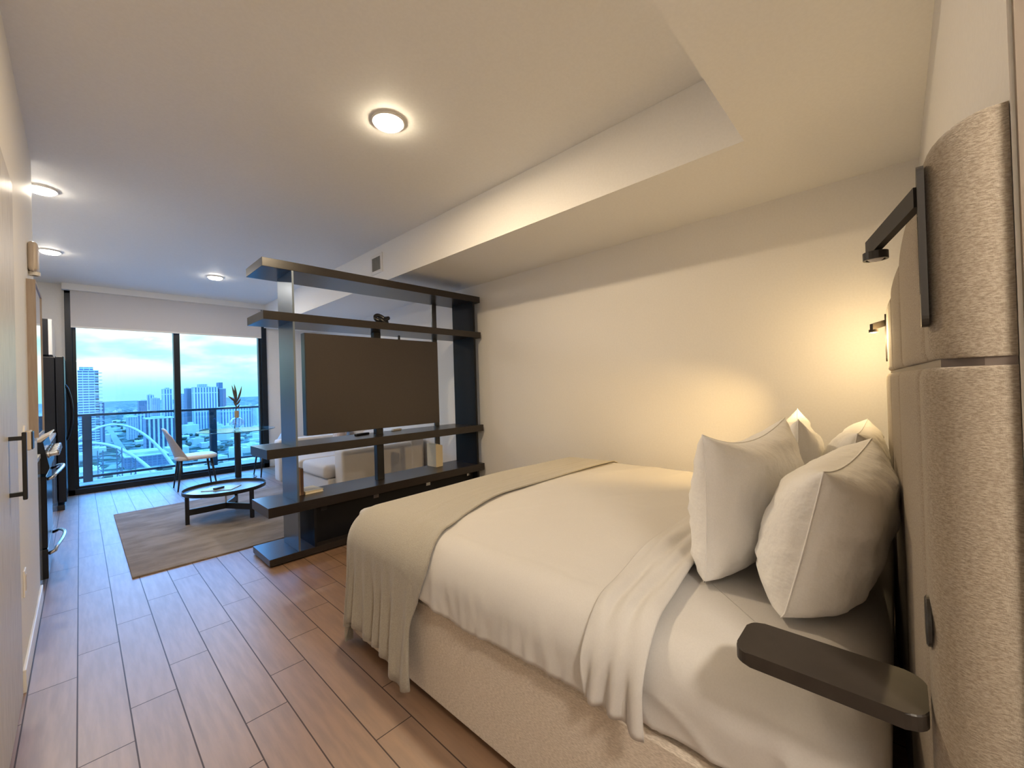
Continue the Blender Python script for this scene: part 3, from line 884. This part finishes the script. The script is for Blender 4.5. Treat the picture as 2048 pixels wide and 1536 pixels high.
for z, par in ((.72, od), (.20, dr)):
    bm = bmesh.new(); pts = [(-.166, 4.36, z), (-.135, 4.37, z+.012)]
    pts += [(-.166+.03+.042*sin(pi*i/16), 4.38+.65*i/16, z+.02+.03*sin(pi*i/16)) for i in range(1, 16)]
    pts += [(-.135, 5.035, z+.012), (-.166, 5.045, z)]
    tube(bm, pts, .0115, 10); off(bm, RO); new_obj('handle', bm, M['steel'], par, smooth=True)
fg = thing('refrigerator', 'tall black refrigerator with bowed handles beside the window', 'refrigerator', (-.5, 7.48, 0))
FO = (-.5, 7.48, 0)
def FG(name, m, *a, **k):
    bm = BX(*a, **k); off(bm, FO); return new_obj(name, bm, M[m], fg)
FG('body', 'appliance', -.85, -.192, 7.06, 7.90, .04, 1.775, bev=.004)
doors = [FG('door', 'appliance', -.188, -.118, 7.06, 7.478, .09, 1.785, bev=.008), FG('door', 'appliance', -.188, -.118, 7.484, 7.90, .09, 1.785, bev=.008)]
FG('toe_grille', 'black', -.24, -.135, 7.06, 7.90, 0, .06, bev=.003)
for y, dd in ((7.44, doors[0]), (7.525, doors[1])):
    bm = bmesh.new(); pts = [(-.118+.055*sin(pi*i/18)**.7 if 0 < i < 18 else -.120, y, .78+.68*i/18) for i in range(19)]
    tube(bm, pts, .013, 10); off(bm, FO); new_obj('handle', bm, M['appliance'], dd, smooth=True)
uc = thing('wall_cabinet', 'dark wall cabinet with glossy front above the refrigerator', 'cabinet', (-.5, 7.48, 1.80))
bm = BX(-.85, -.236, 7.06, 7.90, 1.80, 2.21); off(bm, (-.5, 7.48, 1.80)); new_obj('body', bm, M['appliance'], uc)
bm = bmesh.new(); box(bm, -.235, -.205, 7.06, 7.90, 1.80, 2.21, .002); off(bm, (-.5, 7.48, 1.80)); new_obj('door', bm, M['gloss_white'], uc)

# things on the near left wall
mi = thing('framed_mirror', 'tall mirror in a pale wood box frame on the left wall', 'mirror', (XL, 3.70, 1.07))
bm = bmesh.new()
box(bm, 0, .034, -.27, -.255, 0, .87); box(bm, 0, .034, .255, .27, 0, .87); box(bm, 0, .034, -.255, .255, 0, .015); box(bm, 0, .034, -.255, .255, .855, .87)
new_obj('frame', bm, M['mirror_wood'], mi)
new_obj('glass', BX(.004, .030, -.255, .255, .015, .855), M['mirror'], mi)
th_ = thing('thermostat', 'round plate thermostat with a dark front on the left wall', 'thermostat', (XL, 3.12, 1.08))
bm = bmesh.new(); lathe(bm, [(0, -.001), (.075, -.001), (.073, .006), (0, .007)], n=40); bmesh.ops.rotate(bm, verts=bm.verts[:], cent=(0, 0, 0), matrix=Matrix.Rotation(pi/2, 3, 'Y'))
new_obj('wall_plate', bm, M['white_plastic'], th_, smooth=False)
new_obj('body', BX(.006, .026, -.048, .048, -.048, .048, bev=.006), M['beige_plastic'], th_)
new_obj('dial_face', BX(.026, .031, -.044, .044, -.044, .044, bev=.004), M['black'], th_)
al = thing('wall_alarm', 'beige plastic alarm sounder high on the left wall', 'alarm', (XL, 3.62, 2.10))
bm = bmesh.new(); box(bm, 0, .04, -.07, .07, -.085, .085, .02, 4)
for v in bm.verts:
    if v.co.x < .001: v.co.x = 0
new_obj('body', bm, M['beige_plastic'], al, smooth=True)
bm = bmesh.new(); lathe(bm, [(.018, -.02), (.026, -.02), (.026, 0), (.018, 0)], (.020, 0, -.082), 24); new_obj('lens_ring', bm, M['white_plastic'], al)
op = thing('wall_outlet', 'white outlet plate low on the left wall', 'outlet', (XL, 2.96, .435))
new_obj('plate', BX(0, .006, -.038, .038, -.06, .06, bev=.002), M['white_plastic'], op)
new_obj('socket', BX(.006, .008, -.016, .016, -.035, .035), M['beige_plastic'], op)
# vent grille on the soffit face
vt = thing('air_vent', 'white air vent grille on the side of the dropped ceiling', 'vent', (XS, 4.06, 2.64))
bm = bmesh.new()
box(bm, -.008, 0, -.125, .125, -.105, .105, .002); new_obj('frame', bm, M['white_plastic'], vt)
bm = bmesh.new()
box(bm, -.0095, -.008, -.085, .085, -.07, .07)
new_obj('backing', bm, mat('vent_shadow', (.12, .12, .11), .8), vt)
bm = bmesh.new()
for i in range(9): box(bm, -.013, -.0095, -.085+i*.02, -.079+i*.02, -.07, .07)
new_obj('louvre', bm, mat('vent_grey', (.35, .35, .33), .6), vt)

# ------------------------------------------------------------------ balcony
struct('balcony_slab', BX(-1.2, 3.6, 8.2, 9.75, -.30, -.06), M['slab'])
rl = thing('balcony_railing', 'dark metal balcony railing with glass panels outside the window', 'railing', (1.2, 9.6, -.06))
RLO = (1.2, 9.6, -.06)
def RL(name, m, *a, **k):
    bm = BX(*a, **k); off(bm, RLO); return new_obj(name, bm, M[m], rl)
RL('top_rail', 'frame', -1.2, 3.6, 9.57, 9.64, 1.0, 1.04, bev=.004)
RL('bottom_rail', 'frame', -1.2, 3.6, 9.58, 9.63, .0, .04, bev=.004)
for x in (-1.16, .02, 1.70, 3.38): RL('post', 'frame', x, x+.11, 9.56, 9.65, -.06, 1.0, bev=.004)
for x0, x1 in ((-1.05, .02), (.13, 1.70), (1.81, 3.38)): RL('glass_panel', 'rail_glass', x0, x1, 9.60, 9.608, .04, 1.0)

# ------------------------------------------------------------------ city below
ZG = -109.0
def facade(name, wall_c, win_c, sx, sz, fx_, fz_):
    m = mat(name, wall_c, .7); t = NT(m)
    tc = t.new('ShaderNodeTexCoord'); sp = t.new('ShaderNodeSeparateXYZ'); t.lk(tc.outputs['Object'], sp.inputs[0])
    h = t.math('FRACT', t.math('DIVIDE', t.math('ADD', sp.outputs[0], sp.outputs[1]), sx)); v = t.math('FRACT', t.math('DIVIDE', sp.outputs[2], sz))
    k = t.math('MULTIPLY', t.math('GREATER_THAN', h, fx_), t.math('GREATER_THAN', v, fz_))
    ge = t.new('ShaderNodeNewGeometry'); s2 = t.new('ShaderNodeSeparateXYZ'); t.lk(ge.outputs['Normal'], s2.inputs[0])
    k = t.math('MULTIPLY', k, t.math('LESS_THAN', s2.outputs[2], .5))
    t.base(t.mix(k, wall_c, win_c)); return m
M['f_band'] = facade('banded_facade', (.34, .35, .36), (.05, .07, .11), 9, 5.6, .10, .45)
M['f_fin'] = facade('finned_facade', (.36, .36, .36), (.06, .09, .14), 7.5, 60, .48, .04)
M['f_grid'] = facade('gridded_facade', (.28, .28, .29), (.07, .09, .13), 5, 4, .4, .4)
M['f_blue'] = facade('glass_facade', (.08, .10, .13), (.045, .065, .10), 6, 4, .3, .3)
M['f_flat'] = noisy('pale_roofs', (.36, .36, .35), (.26, .26, .25), .05, rough=.8)
M['f_dark'] = facade('dark_finned_facade', (.30, .31, .32), (.02, .03, .055), 7.0, 200, .45, .02)
m = mat('city_ground', (.3, .3, .3), 1.0, spec=0.0); t = NT(m)
vo = t.new('ShaderNodeTexVoronoi'); vo.inputs['Scale'].default_value = .018; tc = t.new('ShaderNodeTexCoord'); t.lk(tc.outputs['Object'], vo.inputs['Vector'])
n1 = t.noise(.006, detail=5, rough=.65); n2 = t.noise(.05, detail=3)
sp = t.new('ShaderNodeSeparateColor'); t.lk(vo.outputs['Color'], sp.inputs[0])
c = t.mix(t.ramp(sp.outputs[0], .35, .65), (.04, .06, .045), (.20, .20, .195))
c = t.mix(t.ramp(n1, .42, .60), c, (.03, .045, .035)); c = t.mix(t.math('MULTIPLY', t.ramp(n2, .5, .7), .5), c, (.42, .42, .40))
t.base(c); M['ground'] = m
M['tree'] = noisy('tree_leaves', (.018, .032, .018), (.03, .05, .028), .3, rough=.9)
M['road'] = noisy('road_surface', (.15, .15, .15), (.12, .12, .12), .08, rough=.9)
M['arch'] = mat('white_arch_concrete', (.42, .42, .41), .6)
M['truss'] = mat('truss_steel', (.06, .07, .09), .6)
bm = bmesh.new(); box(bm, -9000, 14000, 60, 26000, ZG-2, ZG); struct('city_ground', bm, M['ground'])

def building(name, x0, x1, D, dep, zt, style, label, roof=None, cat='building', zb=None, steps=()):
    b = thing(name, label, cat, ((x0+x1)/2, D+dep/2, ZG))
    w_ = (x1-x0)/2; H = zt-ZG; zb_ = 0 if zb is None else zb-ZG
    bm = bmesh.new(); box(bm, -w_, w_, -dep/2, dep/2, zb_, H)
    new_obj('tower_body', bm, M[style], b)
    bm = bmesh.new(); box(bm, -w_-.5, w_+.5, -dep/2-.5, dep/2+.5, H, H+1.6); box(bm, -w_*.5, w_*.4, -dep*.2, dep*.3, H+1.6, H+4)
    new_obj('roof', bm, M['f_flat'], b)
    for sx0, sx1, sz, st_ in steps:
        bm = bmesh.new(); box(bm, sx0*w_, sx1*w_, -dep*.3, dep*.4, H+1.6, sz-ZG); new_obj('penthouse', bm, M[st_], b)
    return b
T = building('residential_tower', -2, 30, 1300, 36, 65, 'f_band', 'tall pale tower with balcony bands at the left of the window view', steps=((-.85, .5, 74, 'f_band'),))
for k, z in enumerate(range(-60, 62, 8)):
    bm = bmesh.new(); lathe(bm, [(0, 0), (6.5, 0), (6.5, 1.3), (0, 1.3)], (15.5, -16, z-ZG), 20); new_obj('balcony', bm, M['f_flat'], T)
building('apartment_block', 29.5, 39.5, 1345, 40, -7, 'f_fin', 'narrow pale block joined to the right of the tall banded tower')
building('office_tower', 253, 318, 1650, 40, 30, 'f_fin', 'broad white tower with vertical fins right of the window mullion', steps=((-.55, .15, 41, 'f_grid'),))
building('office_tower', 322, 341, 1655, 50, 24, 'f_blue', 'narrow blue-grey tower joined to the right of the finned tower', steps=((-.9, .3, 46, 'f_blue'),))
building('office_tower', 243, 256, 1705, 50, 28, 'f_blue', 'slim dark tower at the left of the finned tower')
building('office_tower', 228, 250, 1800, 50, 11, 'f_grid', 'pale gridded tower just right of the window mullion')
building('office_tower', 205, 230, 1900, 50, 30, 'f_fin', 'white finned tower just left of the window mullion', steps=((-.3, .4, 36, 'f_grid'),))
building('apartment_block', 183, 206, 2000, 60, -2, 'f_grid', 'pale stepped block second from the mullion on the left')
building('apartment_block', 183, 199, 2110, 50, 12, 'f_fin', 'slim white tower third from the mullion on the left')
building('apartment_block', 170, 204, 2300, 60, -10, 'f_blue', 'blue-grey slab at the left end of the distant skyline cluster')
building('office_block', 91, 136, 1100, 60, -42, 'f_dark', 'mid-rise block with dark vertical window stripes behind the chair')
building('apartment_block', 295, 377, 1500, 60, -36, 'f_fin', 'long pale mid-rise behind the vase')
building('apartment_block', 378, 412, 1450, 60, -39, 'f_flat', 'blank pale block at the right end of the window view')
building('apartment_block', 87, 107, 1500, 50, -50, 'f_grid', 'low gridded block beyond the left arch')
building('apartment_block', 108, 131, 1600, 60, -44, 'f_fin', 'low finned block beyond the striped mid-rise')
building('apartment_block', -14, -2, 1000, 50, -52, 'f_grid', 'small gridded block beside the refrigerator, below the tall tower')
building('apartment_block', 150, 161, 1250, 60, -63, 'f_flat', 'small white block below the pale gridded tower')
building('civic_hall', 47, 100, 880, 70, -92, 'f_blue', 'low wide hall with a pale flat roof between the arches and the chair', steps=((-.9, .8, -86, 'f_flat'),))
building('apartment_block', -1, 16, 690, 50, -84, 'f_flat', 'white low block at the lower left behind the railing post')

def pxf(i): return random.Random(i)
rr = random.Random(11)
me_low = []
for st_ in ('f_flat', 'f_flat', 'f_grid', 'f_fin'):
    bm = bmesh.new(); box(bm, -1, 1, -1, 1, 0, 1); box(bm, -.3, .4, -.4, .2, 1, 1.25)
    o = new_obj('tmp', bm, M[st_]); me_low.append(o.data); bpy.data.objects.remove(o)
def on_road(x, y): return abs(x-(57+(y-960)*.0146)) < 26
foot = [(o.location.x, o.location.y, max(abs(v) for ch in o.children for c_ in ch.bound_box for v in c_[:2])) for o in col.objects if o.parent is None and o.location.y > 300 and o.children]
def free(x, y, r):
    return all(hypot(x-a, y-b_) > r+c_*1.3 for a, b_, c_ in foot)
n = 0; tries = 0
while n < 170 and tries < 6000:
    tries += 1
    y = 720*(7.0 ** rr.random()); x = rr.uniform(-.02, .30)*y
    w_ = rr.uniform(8, 19); h_ = rr.choice((6, 8, 10, 14, 20, 28))
    if on_road(x, y) or (y < 1000 and -5 < x < 110): continue
    d_ = rr.uniform(8, 22); r_ = hypot(w_, d_)
    if not free(x, y, r_): continue
    foot.append((x, y, r_))
    o = bpy.data.objects.new('low_building', rr.choice(me_low)); col.objects.link(o)
    o.location = (x, y, ZG); o.scale = (w_, d_, h_); o.rotation_euler[2] = rr.choice((0, .2, -.15))
    tag(o, 'low pale building among the trees of the distant city', 'building', 'low buildings of the city'); n += 1
bm = bmesh.new(); bmesh.ops.create_icosphere(bm, subdivisions=2, radius=1)
for v in bm.verts:
    v.co *= 1+.35*noise.noise(v.co*1.8); v.co.z = v.co.z*.75+.7
o = new_obj('tmp', bm, M['tree'], smooth=True); me_tree = o.data; bpy.data.objects.remove(o)
n = 0; tries = 0
while n < 290 and tries < 6000:
    tries += 1
    y = 640*(4.5 ** rr.random()); x = rr.uniform(-.02, .30)*y
    if on_road(x, y) or (y < 960 and 30 < x < 115 and y > 820) or (y < 690 and x > 50): continue
    s = rr.uniform(3.5, 7)
    if not free(x, y, s*1.3): continue
    foot.append((x, y, s*1.3)); n += 1
    o = bpy.data.objects.new('tree', me_tree); col.objects.link(o)
    o.location = (x, y, ZG); o.scale = (s*rr.uniform(1, 1.6), s, s*rr.uniform(.8, 1.2))
    tag(o, 'rounded green tree in the streets of the distant city', 'tree', 'city trees')
bm = bmesh.new(); prism(bm, [(50, 960), (64, 960), (85, 2400), (71, 2400)], 'z', ZG, ZG+.6)
tag(new_obj('boulevard', bm, M['road']), 'straight pale boulevard running away beyond the white arches', 'road')
bm = bmesh.new(); prism(bm, [(66, 560), (150, 620), (152, 632), (64, 575)], 'z', ZG+12, ZG+14); prism(bm, [(80, 640), (190, 600), (192, 612), (82, 655)], 'z', ZG+6, ZG+8)
tag(new_obj('highway_ramp', bm, M['road']), 'crossing pale highway ramps beside the arches', 'road')
def arch(D, cx, zt, hw, label):
    bm = bmesh.new(); pts = []
    for i in range(49):
        s = -1+2*i/48; pts.append((cx+s*hw, D, ZG+(zt-ZG)*(1-s*s)))
    tube(bm, pts, [1.05+.9*abs(-1+2*i/48) for i in range(49)], 10)
    return tag(new_obj('bridge_arch', bm, M['arch'], smooth=True), label, 'bridge arch', 'white bridge arches')
arch(600, 23.3, -25.5, 62, 'taller rear white bridge arch beyond the balcony')
arch(520, 4.0, -37, 64, 'lower front white bridge arch beyond the balcony')
bm = bmesh.new(); box(bm, -60, 120, 505, 535, ZG+14, ZG+16)
def truss(x, D, zt, label):
    b = thing('lattice_tower', label, 'lattice tower', (x, D, ZG), 0, 'dark lattice towers')
    H = zt-ZG
    for sx in (-1, 1):
        for sy in (-1, 1): new_obj('leg', BX(sx*1.3-.25, sx*1.3+.25, sy*1.3-.25, sy*1.3+.25, 0, H), M['truss'], b)
    bm = bmesh.new()
    k = 0; z = 0
    while z < H-3:
        for a, c_ in (((-1.3, -1.3), (1.3, -1.3)), ((-1.3, 1.3), (1.3, 1.3))):
            p, q = (a, c_) if k % 2 else (c_, a)
            tube(bm, [(p[0], p[1], z), (q[0], q[1], z+3)], .16, 4)
        z += 3; k += 1
    new_obj('bracing', bm, M['truss'], b)
truss(9.2, 400, -34, 'leftmost dark lattice tower in front of the arches')
truss(18.9, 405, -33.8, 'middle dark lattice tower in front of the arches')
truss(27.0, 420, -44, 'right shortest dark lattice tower in front of the arches')

# ------------------------------------------------------------------ world and sun
wd = bpy.data.worlds.new('sky'); scene.world = wd; wd.use_nodes = True
nt = wd.node_tree; nt.nodes.clear()
class W(NT):
    def __init__(s, t): s.t = t; s.n = t.nodes; s.l = t.links
t = W(nt)
tc = t.new('ShaderNodeTexCoord'); sp = t.new('ShaderNodeSeparateXYZ'); t.lk(tc.outputs['Generated'], sp.inputs[0])
cl = t.noise(3.0, tc.outputs['Generated'], 6, .55, (1.6, 1.6, 5.5))
el = sp.outputs[2]
c = t.mix(t.ramp(el, 0.0, .05), (1.0, 1.15, 1.06), (1.55, 1.45, 1.15))
c = t.mix(t.math('MULTIPLY', t.ramp(cl, .42, .62), t.ramp(el, .015, .07)), c, (3.4, 1.75, 1.25))
hi = t.ramp(el, .11, .32)
c = t.mix(hi, c, (.40, .70, 1.45))
stn = t.math('ADD', .92, t.math('MULTIPLY', hi, 6.0))
bg = t.new('ShaderNodeBackground'); t.lk(c, bg.inputs[0]); t.lk(stn, bg.inputs[1])
ow = t.new('ShaderNodeOutputWorld'); t.lk(bg.outputs[0], ow.inputs[0])
su = bpy.data.lights.new('sun', 'SUN'); su.energy = 1.2; su.angle = .03; su.color = (1, .95, .88)
so_ = bpy.data.objects.new('sun', su); col.objects.link(so_); so_.rotation_euler = (.80, 0, -.5)

# ------------------------------------------------------------------ camera
cd = bpy.data.cameras.new('camera'); cam = bpy.data.objects.new('camera', cd); col.objects.link(cam)
cd.sensor_fit = 'HORIZONTAL'; cd.sensor_width = 36; cd.lens = 817/2048*36; cd.clip_start = .01; cd.clip_end = 60000
def v3(px, py): return Vector((px-1024, -(py-768), -817))
y = v3(159, 800).normalized(); x = v3(1795, 750); x = (x-y*x.dot(y)).normalized(); z = x.cross(y)
Rm = Matrix((x, y, z))
cam.matrix_world = Matrix.Translation((0, 0, 1.27)) @ Rm.to_4x4()
scene.camera = cam
vs_ = scene.view_settings
vs_.view_transform = 'Standard'; vs_.look = 'None'; vs_.gamma = 1; vs_.exposure = .36; vs_.use_curve_mapping = False
